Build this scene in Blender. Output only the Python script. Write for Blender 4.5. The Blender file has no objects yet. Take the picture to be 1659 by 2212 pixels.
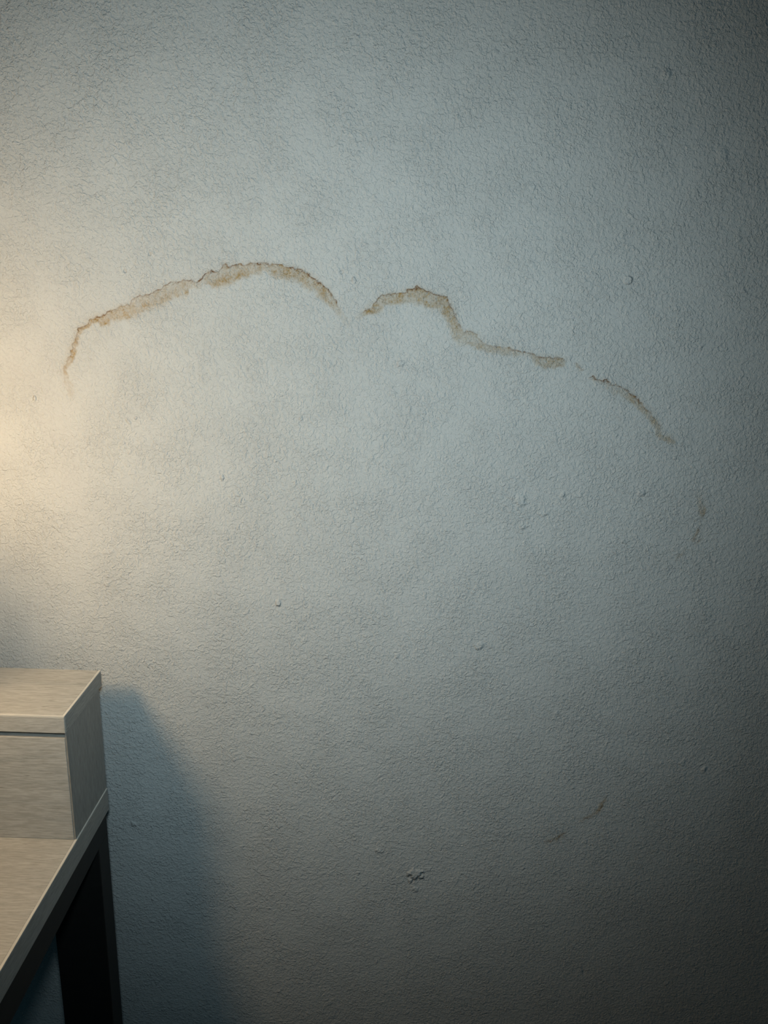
import bpy, bmesh, math
import numpy as np
from mathutils import Vector, Matrix

# ---------------------------------------------------------------- camera
CAM = Vector((0.0, -0.96, 1.40))
FWD = Vector((-0.00464852, 0.96359523, -0.26732494))
RGT = Vector((0.99952761, 0.01259878, 0.02803254))
UPV = Vector((-0.03037999, 0.26706835, 0.9631986))
FPX, CX, CY = 1661.0, 829.5, 1106.0
scene = bpy.context.scene
cd = bpy.data.cameras.new('camera')
cam = bpy.data.objects.new('camera', cd)
scene.collection.objects.link(cam)
cd.sensor_fit = 'VERTICAL'
cd.sensor_height = 36.0
cd.sensor_width = 27.0
cd.lens = FPX / 2212.0 * 36.0
cd.clip_start = 0.02
m = Matrix((RGT, UPV, -FWD)).transposed().to_4x4()
m.translation = CAM
cam.matrix_world = m
scene.camera = cam

# ---------------------------------------------------------------- light
scene.view_settings.view_transform = 'Standard'
scene.view_settings.look = 'None'
scene.view_settings.gamma = 1.0
scene.view_settings.use_curve_mapping = False
scene.view_settings.exposure = 0.0

world = bpy.data.worlds.new('dim_room')
scene.world = world
world.use_nodes = True
world.node_tree.nodes['Background'].inputs[0].default_value = (0.25, 0.75, 1.0, 1)
world.node_tree.nodes['Background'].inputs[1].default_value = 0.027

def add_light(name, kind, loc, color, power, target=None, **kw):
    ld = bpy.data.lights.new(name, kind)
    ld.color = color
    ld.energy = power
    for k, v in kw.items():
        setattr(ld, k, v)
    o = bpy.data.objects.new(name, ld)
    scene.collection.objects.link(o)
    o.location = loc
    if target is not None:
        o.rotation_euler = (Vector(target) - Vector(loc)).to_track_quat('-Z', 'Y').to_euler()
    return o

# the phone's torch next to the camera (cool) and the desk lamp's bulb (warm, built with the lamp)
torch = add_light('phone_torch', 'SPOT', (-0.05, -0.848, 1.415), (0.718, 0.938, 1.0), 15.0,
                  target=(-0.138, 0, 1.235), shadow_soft_size=0.03)
torch.data.spot_size = 2 * 0.89
torch.data.spot_blend = 1.0
BULB = Vector((-0.560, -0.385, 1.255))
BULB_R = 0.050
BULB_W = (4.6, 3.26, 1.80)      # watts per channel

# ---------------------------------------------------------------- helpers
def link(o, parent=None):
    scene.collection.objects.link(o)
    if parent is not None:
        o.parent = parent
    return o

def new_mat(name):
    mt = bpy.data.materials.new(name)
    mt.use_nodes = True
    nt = mt.node_tree
    nt.nodes.clear()
    out = nt.nodes.new('ShaderNodeOutputMaterial')
    bs = nt.nodes.new('ShaderNodeBsdfPrincipled')
    nt.links.new(bs.outputs[0], out.inputs[0])
    return mt, nt, bs

class NT:
    def __init__(s, nt): s.nt = nt
    def n(s, typ, **kw):
        nd = s.nt.nodes.new(typ)
        for k, v in kw.items(): setattr(nd, k, v)
        return nd
    def l(s, a, b): s.nt.links.new(a, b)
    def math(s, op, a, b=None, c=None, clamp=False):
        nd = s.n('ShaderNodeMath', operation=op, use_clamp=clamp)
        for i, v in enumerate((a, b, c)):
            if v is None: continue
            if isinstance(v, (int, float)): nd.inputs[i].default_value = v
            else: s.l(v, nd.inputs[i])
        return nd.outputs[0]
    def noise(s, vec, scale, detail=2.0, rough=0.5, dist=0.0):
        nd = s.n('ShaderNodeTexNoise')
        s.l(vec, nd.inputs['Vector'])
        nd.inputs['Scale'].default_value = scale
        nd.inputs['Detail'].default_value = detail
        nd.inputs['Roughness'].default_value = rough
        nd.inputs['Distortion'].default_value = dist
        return nd.outputs['Fac']
    def ramp(s, fac, stops):
        nd = s.n('ShaderNodeValToRGB')
        s.l(fac, nd.inputs[0])
        el = nd.color_ramp.elements
        el[0].position, el[0].color = stops[0]
        el[1].position, el[1].color = stops[-1]
        for p, c in stops[1:-1]:
            e = el.new(p); e.color = c
        return nd.outputs[0]
    def maprange(s, v, a, b, c, d):
        nd = s.n('ShaderNodeMapRange')
        nd.interpolation_type = 'SMOOTHSTEP'
        s.l(v, nd.inputs[0])
        for i, x in enumerate((a, b, c, d)): nd.inputs[i + 1].default_value = x
        return nd.outputs[0]
    def mix(s, fac, a, b, blend='MIX'):
        nd = s.n('ShaderNodeMix', data_type='RGBA', blend_type=blend)
        if isinstance(fac, (int, float)): nd.inputs[0].default_value = fac
        else: s.l(fac, nd.inputs[0])
        for i, v in ((6, a), (7, b)):
            if isinstance(v, tuple): nd.inputs[i].default_value = v
            else: s.l(v, nd.inputs[i])
        return nd.outputs[2]

# ---------------------------------------------------------------- materials
def wall_material():
    mt, nt, bs = new_mat('textured_wall_paint')
    g = NT(nt)
    tc = g.n('ShaderNodeTexCoord').outputs['Object']
    st = g.n('ShaderNodeAttribute', attribute_name='stain').outputs['Fac']
    rm = g.n('ShaderNodeAttribute', attribute_name='rim').outputs['Fac']
    lp = g.n('ShaderNodeAttribute', attribute_name='lump').outputs['Fac']
    # paint colour with very faint mottling
    mo = g.noise(tc, 9.0, 3.0)
    base = g.ramp(mo, [(0.3, (0.70, 0.705, 0.705, 1)), (0.7, (0.735, 0.74, 0.74, 1))])
    fine = g.noise(tc, 420.0, 2.0)
    st2 = g.math('MULTIPLY', st, g.maprange(fine, 0.3, 0.7, 0.70, 1.25), clamp=True)
    c1 = g.mix(st2, base, (0.43, 0.255, 0.055, 1))
    rm2 = g.math('MULTIPLY', rm, g.maprange(g.noise(tc, 700.0, 1.0), 0.3, 0.7, 0.5, 1.2), clamp=True)
    c2 = g.mix(rm2, c1, (0.18, 0.072, 0.011, 1))
    g.l(c2, bs.inputs['Base Color'])
    bs.inputs['Roughness'].default_value = 0.62
    bs.inputs['Specular IOR Level'].default_value = 0.25
    # relief: rolled / orange peel plaster texture
    warp = g.n('ShaderNodeTexNoise')
    g.l(tc, warp.inputs['Vector']); warp.inputs['Scale'].default_value = 110
    vm = g.n('ShaderNodeVectorMath', operation='MULTIPLY_ADD')
    g.l(warp.outputs['Color'], vm.inputs[0]); vm.inputs[1].default_value = (0.005,) * 3
    g.l(tc, vm.inputs[2])
    w = vm.outputs[0]
    n1 = g.noise(w, 360.0, 4.0, 0.65, 0.1)
    plate = g.maprange(g.noise(w, 260.0, 2.0, 0.5, 0.15), 0.47, 0.60, 0.0, 1.0)
    plate2 = g.maprange(g.noise(w, 110.0, 2.0, 0.5, 0.5), 0.54, 0.62, 0.0, 1.0)
    big = g.noise(tc, 30.0, 3.0)
    spots = g.maprange(g.noise(w, 80.0, 1.0), 0.68, 0.78, 0.0, 1.0)
    dens = g.maprange(g.noise(tc, 16.0, 2.0), 0.35, 0.65, 0.7, 1.05)
    h = g.math('MULTIPLY', n1, 1.0)
    h = g.math('MULTIPLY_ADD', plate, 0.32, h)
    h = g.math('MULTIPLY_ADD', plate2, 0.22, h)
    h = g.math('MULTIPLY', h, dens)
    h = g.math('MULTIPLY_ADD', spots, 0.35, h)
    h = g.math('MULTIPLY_ADD', big, 0.5, h)
    h = g.math('MULTIPLY_ADD', lp, 2.2, h)
    h = g.math('MULTIPLY_ADD', rm, 0.12, h)
    bp = g.n('ShaderNodeBump')
    bp.inputs['Strength'].default_value = 1.0
    bp.inputs['Distance'].default_value = 0.0017
    g.l(h, bp.inputs['Height'])
    g.l(bp.outputs[0], bs.inputs['Normal'])
    return mt

def wood_material(name, axis, k=1.0, contrast=1.0):
    """greyish washed oak laminate, grain running along axis"""
    mt, nt, bs = new_mat(name)
    g = NT(nt)
    tc = g.n('ShaderNodeTexCoord').outputs['Object']
    mp = g.n('ShaderNodeMapping')
    g.l(tc, mp.inputs['Vector'])
    sc = [1.0, 1.0, 1.0]; sc['XYZ'.index(axis)] = 0.10
    mp.inputs['Scale'].default_value = sc
    v = mp.outputs[0]
    a = g.noise(v, 620.0, 3.0, 0.6)
    b = g.noise(v, 90.0, 4.0, 0.6, 0.5)
    mp2 = g.n('ShaderNodeMapping'); g.l(tc, mp2.inputs['Vector'])
    sc2 = [1.0, 1.0, 1.0]; sc2['XYZ'.index(axis)] = 0.16
    mp2.inputs['Scale'].default_value = sc2
    c = g.noise(mp2.outputs[0], 330.0, 2.0, 0.5)
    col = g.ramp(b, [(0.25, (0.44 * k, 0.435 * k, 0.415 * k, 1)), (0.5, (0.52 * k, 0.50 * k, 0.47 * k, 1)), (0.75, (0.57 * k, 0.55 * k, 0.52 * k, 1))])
    f1 = g.maprange(a, 0.30, 0.70, 0.5 - 0.5 * contrast, 0.5 + 0.5 * contrast)
    col = g.mix(f1, g.mix(1.0, col, (0.80, 0.79, 0.77, 1), 'MULTIPLY'), g.mix(1.0, col, (1.10, 1.10, 1.10, 1), 'MULTIPLY'))
    dk = g.maprange(c, 0.66, 0.78, 0.0, 0.6 * contrast)
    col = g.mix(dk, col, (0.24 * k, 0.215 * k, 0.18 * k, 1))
    g.l(col, bs.inputs['Base Color'])
    bs.inputs['Roughness'].default_value = 0.48
    bs.inputs['Specular IOR Level'].default_value = 0.35
    bp = g.n('ShaderNodeBump')
    bp.inputs['Strength'].default_value = 0.5
    bp.inputs['Distance'].default_value = 0.0004
    g.l(a, bp.inputs['Height'])
    g.l(bp.outputs[0], bs.inputs['Normal'])
    return mt

def plain_material(name, color, rough, metal=0.0, noise_amp=0.1, scale=60.0, spec=0.3):
    mt, nt, bs = new_mat(name)
    g = NT(nt)
    tc = g.n('ShaderNodeTexCoord').outputs['Object']
    n = g.noise(tc, scale, 3.0)
    lo = tuple(c * (1 - noise_amp) for c in color) + (1,)
    hi = tuple(min(1, c * (1 + noise_amp)) for c in color) + (1,)
    g.l(g.ramp(n, [(0.3, lo), (0.7, hi)]), bs.inputs['Base Color'])
    bs.inputs['Roughness'].default_value = rough
    bs.inputs['Metallic'].default_value = metal
    bs.inputs['Specular IOR Level'].default_value = spec
    bp = g.n('ShaderNodeBump'); bp.inputs['Strength'].default_value = 0.2
    bp.inputs['Distance'].default_value = 0.0003
    g.l(g.noise(tc, scale * 12, 2.0), bp.inputs['Height'])
    g.l(bp.outputs[0], bs.inputs['Normal'])
    return mt

M_WALL = wall_material()
M_WOOD_X = wood_material('washed_oak_lengthwise', 'X')
M_WOOD_Y = wood_material('washed_oak_crosswise_shaded', 'Y', 0.70)  # same oak, darkened to put shade into the boards' side edges
M_WOOD_Z = wood_material('washed_oak_upright_shaded', 'Z', 0.60)  # same oak, with the side panels' shade put into its colour
M_EDGE_X = wood_material('pale_lit_oak_edging_lengthwise', 'X', 1.4, 0.35)  # pale edging, brightened for lamp light caught on the rounded edge
M_EDGE_Y = wood_material('pale_lit_oak_edging_crosswise', 'Y', 1.4, 0.35)
M_METAL = plain_material('black_powder_coated_steel', (0.018, 0.017, 0.016), 0.55)
M_FLOOR = plain_material('grey_carpet', (0.11, 0.115, 0.12), 0.95, noise_amp=0.3, scale=200)
M_TRIM = plain_material('white_trim_paint', (0.6, 0.6, 0.58), 0.5)

# ---------------------------------------------------------------- stain drawing (wall space, metres)
def unproject(px, py, y=0.0):
    r = FWD + RGT * ((px - CX) / FPX) - UPV * ((py - CY) / FPX)
    s = (y - CAM.y) / r.y
    p = CAM + r * s
    return p.x, p.z

# each stroke: (px, py, band width px, wash strength, rim strength, inner ridge strength)
STROKES = [
 [(150,872,12,0,0,0),(146,850,16,.12,0,0),(138,822,18,.20,.05,0),(135,801,9,.42,.25,.1),(143,783,11,.45,.2,.1),
  (152,770,12,.42,.3,.2),(153,759,12,.6,.35,.3),(157,747,11,.5,.25,.3),(163,732,9,.55,.3,.2),(164,718,10,.45,.35,.2),
  (170,709,9,.5,.7,.2),(184,701,9,.55,.6,.3),(196,692,9,.5,.4,.2),(210,686,12,.65,.6,.5),(219,686,20,.5,.6,.9),
  (225,677,20,.35,.8,.4),(231,672,22,.3,.6,.2),(247,671,24,.45,.5,.35),(257,665,25,.7,.4,.9),(269,661,28,.65,.4,.8),
  (278,659,30,.4,.3,.4),(284,648,34,.25,.5,.3),(293,644,34,.28,.6,.5),(300,636,38,.3,.7,.9),(310,639,32,.32,.5,.85),
  (322,636,31,.32,.6,.5),(344,627,31,.35,.8,.5),(356,617,32,.3,.6,.3),(368,611,32,.22,.7,.1),(382,612,30,.3,.6,.6),
  (399,604,34,.32,.6,.95),(413,604,33,.32,.7,.7),(425,611,14,.2,.8,.2),(430,607,10,.15,.8,.1),(437,597,34,.3,.9,.5),
  (447,590,36,.36,.9,.9),(457,585,38,.38,.9,.9),(469,586,34,.4,.85,.8),(477,583,34,.42,.8,.9),(483,573,40,.38,.7,.9),
  (488,569,42,.38,.7,.8),(497,577,32,.42,.7,.8),(508,572,34,.45,.8,.9),(518,570,34,.45,.85,.8),(530,573,26,.45,.7,.6),
  (542,569,26,.4,.75,.5),(556,571,20,.38,.75,.4),(568,566,14,.35,.75,.1),(575,570,15,.42,.7,.1),(595,572,28,.5,.7,.1),
  (609,574,28,.52,.65,.1),(624,578,27,.55,.7,.1),(633,575,30,.5,1.0,.1),(643,582,26,.52,.7,.1),(657,585,29,.58,.9,.2),
  (667,594,28,.6,.9,.2),(677,601,27,.5,.9,.1),(689,608,25,.45,1.0,.1),(701,619,26,.5,.8,.2),(712,631,26,.52,.75,.3),
  (720,642,24,.45,.7,.2),(727,654,18,.35,.6,.1),(732,667,14,.2,.35,0),(742,680,14,.12,.12,0),(759,703,12,0,0,0)],
 [(766,690,8,0,0,0),(778,680,8,.15,.1,0),(787,672,11,.45,.5,.1),(800,664,17,.5,.4,.2),(813,654,20,.45,.6,.3),
  (816,645,24,.4,.7,.2),(826,638,24,.4,.6,.4),(845,635,24,.45,.5,.5),(865,632,24,.5,.6,.4),(884,627,27,.5,.9,.3),
  (894,625,29,.5,.9,.2),(902,620,34,.5,1.0,.2),(913,625,33,.5,.9,.5),(930,632,30,.52,.7,.7),(947,637,34,.48,.8,.4),
  (966,644,32,.45,.8,.4),(971,659,27,.45,.7,.3),(982,671,28,.45,.7,.2),(986,693,22,.42,.4,.1),(994,707,24,.36,.4,.1),
  (1001,719,26,.36,.3,.1),(1017,716,34,.3,.45,.3),(1029,723,30,.34,.5,.3),(1038,735,22,.34,.35,.3),(1055,746,15,.3,.3,.3),
  (1074,747,17,.33,.5,.1),(1099,752,18,.32,.6,.2),(1115,756,16,.27,.6,.1),(1131,761,10,.2,.65,0),(1150,765,10,.22,.7,0),
  (1162,769,20,.36,.7,.2),(1180,772,24,.42,.8,.2),(1200,773,26,.42,.75,.3),(1213,774,26,.42,.6,.3),(1221,780,20,.3,.3,.1),(1226,784,8,0,0,0)],
 [(1238,781,4,.0,0,0),(1247,788,6,.25,.3,0),(1257,797,6,.2,.5,0),(1260,801,4,0,0,0)],
 [(1271,817,4,.1,.5,0),(1279,813,6,.3,1.,0),(1289,819,7,.2,.8,0),(1300,824,8,.2,.9,0),(1310,822,10,.2,1.,0),
  (1318,829,14,.2,.6,0),(1332,834,18,.24,.75,0),(1351,840,18,.24,.85,.1),(1361,848,18,.5,.8,.2),(1371,856,18,.65,.85,.3),
  (1381,865,16,.4,.8,.1),(1389,876,14,.35,.5,.1),(1403,890,14,.42,.45,.1),(1413,904,14,.48,.3,.1),(1424,917,14,.36,.15,.1),
  (1428,936,12,.3,.1,.1),(1441,944,13,.4,.1,.2),(1456,949,12,.42,.1,.2),(1464,952,8,0,0,0)],
 [(1503,1060,6,0,0,0),(1512,1076,10,.2,.1,0),(1520,1090,14,.3,.15,.2),(1523,1104,14,.38,.3,.4),(1521,1114,10,.2,.1,.1),(1515,1126,5,.04,.03,0),(1513,1138,5,.04,.03,0),(1508,1147,6,.3,.6,0),
  (1502,1157,6,.3,.7,0),(1499,1166,8,.25,.7,0),(1504,1171,6,.15,.7,0),(1511,1163,6,.1,.5,0),(1509,1156,4,0,0,0)],
 [(1486,1176,5,.0,0,0),(1478,1190,6,.12,.1,0),(1468,1204,6,.18,.2,0),(1462,1212,4,0,0,0)],
 [(1313,1718,5,0,0,0),(1309,1725,6,.4,.7,0),(1304,1735,7,.42,.4,0),(1297,1746,8,.42,.5,0),(1288,1757,7,.4,.5,0),(1276,1764,6,.35,.7,0),(1262,1770,5,.25,.5,0),(1248,1779,4,0,0,0)],
 [(1227,1796,4,0,0,0),(1221,1801,5,.3,.8,0),(1211,1806,6,.35,.7,0),(1203,1813,7,.4,.6,0),(1190,1817,6,.35,.5,0),(1177,1819,5,.3,.5,0),(1172,1817,4,0,0,0)],
]
# raised and dented blobs of plaster: (px, py, radius px, height, stretch x)
LUMPS = [(898,1888,16,1.0,1.3),(887,1903,6,.9,1),(897,1922,7,.6,1),(1125,1080,14,.5,.8),(1108,1075,6,.5,.6),(1215,1070,9,.5,.6),
 (601,1302,7,.9,.8),(480,1032,6,.9,.7),(866,785,7,.7,1.2),(765,605,6,.7,.7),(738,589,4,-.9,1),(1128,1138,8,.5,1),(1358,605,9,.5,1),
 (1035,1395,9,.5,1.4),(1175,1110,6,.6,1.4),(520,1080,4,.8,.7),(705,1418,6,.5,1),(775,1885,4,.8,1),(819,1838,9,.5,1),(1263,2100,7,-.5,.8),
 (290,440,4,-.6,1),(270,585,4,-.8,.8),(323,549,4,-.8,.7),(75,862,6,.7,.6),(293,903,4,.9,.8),(230,1262,5,.7,1.2),(280,1240,4,-.7,.8),
 (1385,1065,7,.6,1.4),(650,905,5,.6,1),(515,1140,4,.7,1),(1560,335,12,.35,.9),(1440,160,9,.5,1),(1520,1662,8,.5,1),(290,1780,8,.5,.8)]

def build_wall():
    fx0, fx1, fz0, fz1 = -0.66, 0.72, 0.22, 1.78
    xs = np.concatenate([np.linspace(-2.2, fx0, 24)[:-1], np.arange(fx0, fx1, 0.0008), np.linspace(fx1, 2.0, 20)])
    s0, s1 = unproject(800, 990)[1], unproject(800, 530)[1]
    zs = np.concatenate([np.linspace(0, fz0, 8)[:-1], np.arange(fz0, s0, 0.0025), np.arange(s0, s1, 0.0007),
                         np.arange(s1, fz1, 0.004), np.linspace(fz1, 2.5, 16)])
    # finer rows where the small lower marks are
    X, Z = np.meshgrid(xs, zs)
    nx, nz = len(xs), len(zs)
    stain = np.zeros(X.shape); rim = np.zeros(X.shape); lump = np.zeros(X.shape)
    rng = np.random.default_rng(5)

    def vnoise(u, v, seed):
        ui, vi = np.floor(u).astype(int), np.floor(v).astype(int)
        fu, fv = u - ui, v - vi
        fu, fv = fu * fu * (3 - 2 * fu), fv * fv * (3 - 2 * fv)
        def hsh(a, b):
            t = np.sin(a * 127.1 + b * 311.7 + seed * 74.7) * 43758.5453
            return t - np.floor(t)
        return (hsh(ui, vi) * (1 - fu) + hsh(ui + 1, vi) * fu) * (1 - fv) + (hsh(ui, vi + 1) * (1 - fu) + hsh(ui + 1, vi + 1) * fu) * fv

    def smooth(a, b, x):
        t = np.clip((x - a) / (b - a), 0, 1)
        return t * t * (3 - 2 * t)

    for si, stroke in enumerate(STROKES):
        P = np.array([unproject(s[0], s[1]) for s in stroke])
        A = np.array([s[2:] for s in stroke], float)
        pxm = 1.0 / 1720.0                      # metres of wall per photo pixel, roughly
        W = A[:, 0] * pxm
        pad = 0.045
        ix = np.where((xs > P[:, 0].min() - pad) & (xs < P[:, 0].max() + pad))[0]
        iz = np.where((zs > P[:, 1].min() - pad) & (zs < P[:, 1].max() + pad))[0]
        if len(ix) == 0 or len(iz) == 0: continue
        sl = np.ix_(iz, ix)
        x, z = X[sl], Z[sl]
        # small wandering of the edge
        jx = (vnoise(x * 260, z * 260, 1) - .5) * .0034 + (vnoise(x * 900, z * 900, 2) - .5) * .0010
        jz = (vnoise(x * 260, z * 260, 3) - .5) * .0034 + (vnoise(x * 900, z * 900, 4) - .5) * .0010
        xx, zz = x + jx, z + jz
        best = np.full(x.shape, 1e9); sd = np.zeros(x.shape)
        att = [np.zeros(x.shape) for _ in range(4)]
        for i in range(len(P) - 1):
            a, b = P[i], P[i + 1]
            d = b - a; L = np.hypot(*d)
            t = np.clip(((xx - a[0]) * d[0] + (zz - a[1]) * d[1]) / L ** 2, 0, 1)
            dx, dz = xx - a[0] - t * d[0], zz - a[1] - t * d[1]
            r = np.hypot(dx, dz)
            side = np.where(d[0] * (zz - a[1]) - d[1] * (xx - a[0]) > 0, -1.0, 1.0)  # right hand side of travel is inside
            up = r < best
            best = np.where(up, r, best); sd = np.where(up, side * r, sd)
            vals = (W, A[:, 1], A[:, 2], A[:, 3])
            for k in range(4):
                att[k] = np.where(up, vals[k][i] * (1 - t) + vals[k][i + 1] * t, att[k])
        w, ws, rs, ir = att
        n1 = vnoise(x * 260, z * 260, 7); n2 = vnoise(x * 700, z * 700, 8); n3 = vnoise(x * 130, z * 130, 9)
        inside = smooth(-.0012, .0006, sd) * (1 - smooth(.55, 1.18, sd / np.maximum(w, 1e-4) + (n1 - .5) * .35))
        wash = inside * ws * 1.2 * (.5 + .7 * n1 + .3 * (n2 - .5)) * (.65 + .7 * n3)
        halo = np.exp(-(sd / .0040) ** 2) * ws * .36
        ridge = np.exp(-((sd - w * .72) / np.maximum(w * .20, .0012)) ** 2) * ir * ws ** .3 * (.2 + 1.1 * n1) * 1.0
        wash = np.maximum(np.maximum(wash, halo), 1 - (1 - wash) * (1 - ridge))
        line = np.exp(-((sd - .0002) / .0008) ** 2) * rs * (.25 + 1.35 * vnoise(x * 330, z * 330, 11))
        speck = inside * rs * smooth(.66, .90, n2) * np.exp(-np.maximum(sd, 0) / .008) * .5
        stain[sl] = np.maximum(stain[sl], np.clip(wash * .92, 0, 1))
        rim[sl] = np.maximum(rim[sl], np.clip(line + speck, 0, 1))
    for (px, py, r, hgt, sx) in LUMPS:
        cx, cz = unproject(px, py); r = r / 1650.0
        ix = np.where(abs(xs - cx) < r * 4)[0]; iz = np.where(abs(zs - cz) < r * 4)[0]
        sl = np.ix_(iz, ix)
        x, z = X[sl], Z[sl]
        q = np.hypot((x - cx) / sx, z - cz) / r + (vnoise(x * 260, z * 260, px) - .5) * .7
        lump[sl] += hgt * (1 - smooth(.55, 1.15, q)) * min(1.0, r / .006)
    # front sheet + box behind it = one solid wall
    verts = np.stack([X.ravel(), np.zeros(X.size), Z.ravel()], 1)
    nfront = len(verts)
    back = np.array([[xs[0], .12, 0], [xs[-1], .12, 0], [xs[-1], .12, zs[-1]], [xs[0], .12, zs[-1]]])
    verts = np.concatenate([verts, back])
    I = np.arange(nx * nz).reshape(nz, nx)
    q = np.stack([I[:-1, :-1], I[:-1, 1:], I[1:, 1:], I[1:, :-1]], -1).reshape(-1, 4)
    b0, b1, b2, b3 = range(nfront, nfront + 4)
    c00, c10, c11, c01 = I[0, 0], I[0, -1], I[-1, -1], I[-1, 0]
    extra = np.array([[b1, b0, b3, b2], [c00, c01, b3, b0], [c10, b1, b2, c11], [c01, c11, b2, b3], [c00, b0, b1, c10]])
    faces = np.concatenate([q, extra])
    me = bpy.data.meshes.new('wall_back')
    me.vertices.add(len(verts)); me.vertices.foreach_set('co', verts.astype(np.float32).ravel())
    me.loops.add(faces.size); me.loops.foreach_set('vertex_index', faces.astype(np.int32).ravel())
    me.polygons.add(len(faces))
    me.polygons.foreach_set('loop_start', np.arange(0, faces.size, 4, dtype=np.int32))
    me.polygons.foreach_set('loop_total', np.full(len(faces), 4, dtype=np.int32))
    me.update(calc_edges=True)
    for nm, arr in (('stain', stain), ('rim', rim), ('lump', lump)):
        at = me.attributes.new(nm, 'FLOAT', 'POINT')
        at.data.foreach_set('value', np.concatenate([arr.ravel(), np.zeros(4)]).astype(np.float32))
    me.materials.append(M_WALL)
    o = link(bpy.data.objects.new('wall_back', me))
    o['kind'] = 'structure'
    o['label'] = 'textured off-white wall with a wandering brown water stain'
    return o

build_wall()

def box(name, lo, hi, mat, parent=None, bevel=0.0, seg=2, origin=None, taper=None):
    """rectangular board from corner lo to corner hi (world), bevelled, origin at its base centre"""
    lo, hi = Vector(lo), Vector(hi)
    c = Vector(((lo.x + hi.x) / 2, (lo.y + hi.y) / 2, lo.z)) if origin is None else Vector(origin)
    bm = bmesh.new()
    bmesh.ops.create_cube(bm, size=1.0)
    for v in bm.verts:
        v.co = Vector(((lo.x + hi.x) / 2 + v.co.x * (hi.x - lo.x), (lo.y + hi.y) / 2 + v.co.y * (hi.y - lo.y),
                       (lo.z + hi.z) / 2 + v.co.z * (hi.z - lo.z)))
        if taper: taper(v)
        v.co -= c
    if bevel > 0:
        bmesh.ops.bevel(bm, geom=bm.edges[:], offset=bevel, segments=seg, affect='EDGES', profile=0.5)
    bm.normal_update()
    me = bpy.data.meshes.new(name); bm.to_mesh(me); bm.free()
    me.materials.append(mat)
    o = link(bpy.data.objects.new(name, me), parent)
    o.location = c - (parent_world(parent) if parent is not None else Vector())
    return o

def parent_world(p):
    w = Vector()
    while p is not None:
        w += p.location; p = p.parent
    return w

fl = box('floor', (-2.2, -2.2, -0.05), (2.0, 0.12, 0.0), M_FLOOR); fl['kind'] = 'structure'
bb = box('baseboard_back', (-2.2, -0.016, 0.0), (2.0, -0.0005, 0.09), M_TRIM, bevel=0.003); bb['kind'] = 'structure'

# ---------------------------------------------------------------- desk
XR = -0.3682            # right edge of the desk
XL = XR - 1.20
ZT = 0.750              # top of the desk board
TB = 0.0326
desk = bpy.data.objects.new('desk', None)
link(desk)
desk.location = ((XR + XL) / 2, -0.36, 0)
desk['label'] = 'grey washed wood desk with black metal legs and a raised shelf against the wall'
desk['category'] = 'desk'

EDGE = 0.0032
box('desktop', (XL + EDGE, -0.66 + EDGE, ZT - TB), (XR - EDGE, -0.060, ZT), M_WOOD_X, desk, bevel=0.0006, seg=1)
box('edge_band', (XR - EDGE, -0.66, ZT - TB), (XR, -0.060, ZT - 0.0007), M_WOOD_Y, desk, bevel=0.0007, seg=3)
box('edge_band', (XL, -0.66, ZT - TB), (XL + EDGE, -0.060, ZT - 0.0007), M_WOOD_Y, desk, bevel=0.0007, seg=3)
box('edge_band', (XL + EDGE, -0.66, ZT - TB), (XR - EDGE, -0.66 + EDGE, ZT), M_EDGE_X, desk, bevel=0.0012, seg=3)

# raised shelf on the desk
XS = -0.3699            # outer face of its side panel
HH, TT = 0.1488, 0.0219
YF = -0.1633
ZS = ZT + HH
XSL = XS - 1.10
shelf = desk
def shelf_side(xo, sgn):
    # the front board sits in a rebate, so only a thin lip of the side shows from the front
    pr = [(0, YF + 0.0004), (0, -0.059), (-0.016, -0.059), (-0.016, YF + 0.0145), (-0.0018, YF + 0.0145), (-0.0018, YF + 0.0004)]
    bm = bmesh.new()
    c = Vector((xo - sgn * 0.008, (YF - 0.059) / 2, ZT))
    lo = [bm.verts.new(Vector((xo + sgn * x, y, ZT + 0.0002)) - c) for x, y in pr]
    hi = [bm.verts.new(Vector((xo + sgn * x, y, ZS - 0.0002)) - c) for x, y in pr]
    bm.faces.new(lo); bm.faces.new(hi)
    for i in range(6):
        bm.faces.new((lo[i], lo[(i + 1) % 6], hi[(i + 1) % 6], hi[i]))
    bmesh.ops.recalc_face_normals(bm, faces=bm.faces[:])
    me = bpy.data.meshes.new('shelf_side'); bm.to_mesh(me); bm.free()
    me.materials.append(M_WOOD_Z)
    o = link(bpy.data.objects.new('shelf_side', me), shelf)
    o.location = c - parent_world(shelf)
shelf_side(XS, 1)
shelf_side(XSL, -1)
box('shelf_front', (XSL + 0.0021, YF, ZT + 0.0003), (XS - 0.0021, YF + 0.014, ZS - 0.0085), M_WOOD_X, shelf, bevel=0.0007)
box('shelf_rail', (XSL + 0.016, YF + 0.0142, ZS - 0.03), (XS - 0.0165, YF + 0.024, ZS - 0.0003), M_WOOD_X, shelf)
XT = -0.3690
box('shelf_top', (XSL, YF + 0.000, ZS), (XT - EDGE, -0.050, ZS + TT), M_WOOD_X, shelf, bevel=0.0006, seg=1)
box('shelf_top_edge', (XT - EDGE, YF - 0.000, ZS), (XT, -0.050, ZS + TT - 0.0007), M_WOOD_Y, shelf, bevel=0.0007, seg=3)
box('shelf_top_edge', (XSL, YF - EDGE, ZS), (XT, YF, ZS + TT - 0.0007), M_WOOD_X, shelf, bevel=0.0008, seg=3)

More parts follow.
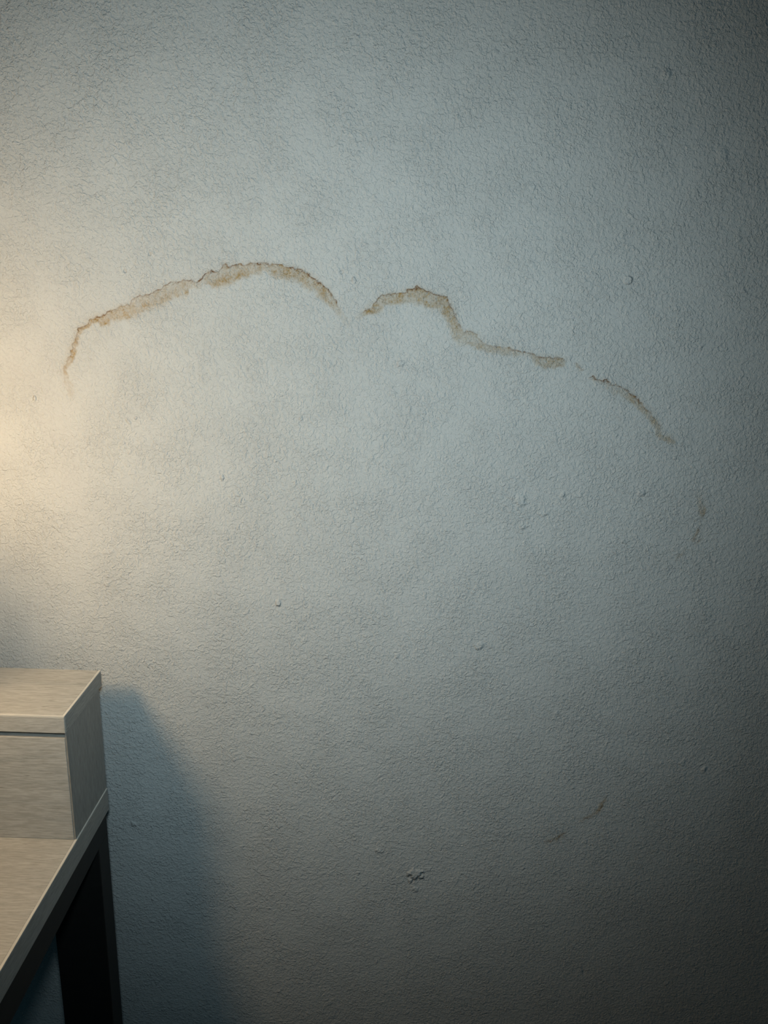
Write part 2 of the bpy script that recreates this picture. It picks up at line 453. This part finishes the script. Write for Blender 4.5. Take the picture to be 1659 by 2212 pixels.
# pale edging along both boards' upper edges, with lamp light put into its tone
box('lit_edging_strip', (XR - EDGE, -0.66, ZT - 0.0007), (XR - 0.0003, -0.060, ZT + 0.0001), M_EDGE_Y, desk)
box('lit_edging_strip', (XL + 0.0003, -0.66, ZT - 0.0007), (XL + EDGE, -0.060, ZT + 0.0001), M_EDGE_Y, desk)
box('lit_edging_strip', (XT - EDGE, YF, ZS + TT - 0.0007), (XT - 0.0003, -0.050, ZS + TT + 0.0001), M_EDGE_Y, desk)
box('lit_edging_strip', (XSL, YF - EDGE + 0.0003, ZS + TT - 0.0007), (XT - 0.0003, YF, ZS + TT + 0.0001), M_EDGE_X, desk)

# black steel side frames: rail under the board and two legs each
def side_frame(x_out, sgn):
    def rail_taper(v):
        if v.co.z < ZT - TB - 0.01 and v.co.y < -0.4:
            v.co.z -= 0.022
    w = 0.070
    xa, xb = sorted((x_out, x_out - sgn * w))
    box('frame_rail', (xa, -0.64, ZT - TB - 0.0305), (xb, -0.069, ZT - TB - 0.0002), M_METAL, desk, bevel=0.0015, taper=rail_taper)
    box('leg', (xa, -0.103, 0.0), (xb, -0.069, ZT - TB - 0.0305), M_METAL, desk, bevel=0.0015)
    box('leg', (xa, -0.64, 0.0), (xb, -0.606, ZT - TB - 0.054), M_METAL, desk, bevel=0.0015)
side_frame(XR - 0.0005, 1)
side_frame(XL + 0.0005, -1)

# ---------------------------------------------------------------- desk lamp (stands on the raised shelf, just left of the frame)
def lathe(name, prof, centre, mat, parent, n=48):
    """solid or shell of revolution about the vertical through centre; prof = [(radius, z)]"""
    bm = bmesh.new()
    rings = []
    for r, z in prof:
        if r < 1e-6:
            rings.append([bm.verts.new((0, 0, z))])
        else:
            rings.append([bm.verts.new((r * math.cos(2 * math.pi * i / n), r * math.sin(2 * math.pi * i / n), z)) for i in range(n)])
    for A, B in zip(rings[:-1], rings[1:]):
        if len(A) == 1 and len(B) == 1: continue
        for i in range(n):
            j = (i + 1) % n
            if len(A) == 1: bm.faces.new((A[0], B[i], B[j]))
            elif len(B) == 1: bm.faces.new((A[i], B[0], A[j]))
            else: bm.faces.new((A[i], A[j], B[j], B[i]))
    bmesh.ops.recalc_face_normals(bm, faces=bm.faces[:])
    for f in bm.faces: f.smooth = True
    me = bpy.data.meshes.new(name); bm.to_mesh(me); bm.free()
    me.materials.append(mat)
    o = link(bpy.data.objects.new(name, me), parent)
    o.location = Vector(centre) - parent_world(parent)
    return o

def tube(name, pts, r, mat, parent, n=14):
    bm = bmesh.new(); rings = []
    pts = [Vector(p) for p in pts]; c = pts[0].copy()
    for i, p in enumerate(pts):
        d = (pts[min(i + 1, len(pts) - 1)] - pts[max(i - 1, 0)]).normalized()
        a = d.cross(Vector((1, 0, 0))).normalized(); b = d.cross(a)
        rings.append([bm.verts.new(p - c + r * (math.cos(2 * math.pi * k / n) * a + math.sin(2 * math.pi * k / n) * b)) for k in range(n)])
    for A, B in zip(rings[:-1], rings[1:]):
        for k in range(n): bm.faces.new((A[k], A[(k + 1) % n], B[(k + 1) % n], B[k]))
    bm.faces.new(rings[0]); bm.faces.new(rings[-1][::-1])
    bmesh.ops.recalc_face_normals(bm, faces=bm.faces[:])
    for f in bm.faces: f.smooth = True
    me = bpy.data.meshes.new(name); bm.to_mesh(me); bm.free()
    me.materials.append(mat)
    o = link(bpy.data.objects.new(name, me), parent)
    o.location = c - parent_world(parent)
    return o

M_LAMP = plain_material('grey_lamp_enamel', (0.25, 0.25, 0.25), 0.4)
M_BULB, nt, bs = new_mat('glowing_bulb')
wmax = max(BULB_W)
k = wmax / (4 * math.pi ** 2 * BULB_R ** 2)
bs.inputs['Base Color'].default_value = (0.8, 0.8, 0.8, 1)
bs.inputs['Emission Color'].default_value = tuple(w / wmax for w in BULB_W) + (1,)
bs.inputs['Emission Strength'].default_value = k
BX, BY = -0.545, -0.235
lamp = bpy.data.objects.new('desk_lamp', None); link(lamp)
lamp.location = (BX, BY, ZT)
lamp['label'] = 'grey desk lamp with a domed shade standing on the desk before the raised shelf'
lamp['category'] = 'lamp'
lathe('base', [(0, 0.0003), (0.060, 0.0003), (0.062, 0.004), (0.060, 0.014), (0.030, 0.022), (0.018, 0.03), (0.018, 0.40), (0.012, 0.41), (0, 0.41)], (BX, BY, ZT), M_LAMP, lamp)
zb = ZT + 0.405
arm = [(BX, BY, zb)]
for i in range(1, 17):
    t = i / 16
    arm.append((BX + (BULB.x - BX) * t - 0.12 * math.sin(math.pi * t), BY + (BULB.y - BY) * t, zb + (BULB.z + 0.165 - zb) * t + 0.06 * math.sin(math.pi * t)))
tube('arm', arm, 0.006, M_LAMP, lamp)
# domed shade open at the bottom: its rim stops the light that would go steeply upwards
RIM = 0.088
lathe('lamp_shade', [(0.080, RIM), (0.076, RIM + 0.028), (0.060, RIM + 0.055), (0.033, RIM + 0.072), (0.0, RIM + 0.077),
                     (0.0, RIM + 0.0755), (0.032, RIM + 0.0705), (0.0585, RIM + 0.054), (0.0745, RIM + 0.0275), (0.0785, RIM), (0.080, RIM)], BULB, M_LAMP, lamp)
lathe('bulb', [(0, -BULB_R)] + [(BULB_R * math.sin(math.pi * i / 16), -BULB_R * math.cos(math.pi * i / 16)) for i in range(1, 14)] + [(0.017, 0.050), (0.017, RIM + 0.076), (0, RIM + 0.076)], BULB, M_BULB, lamp)
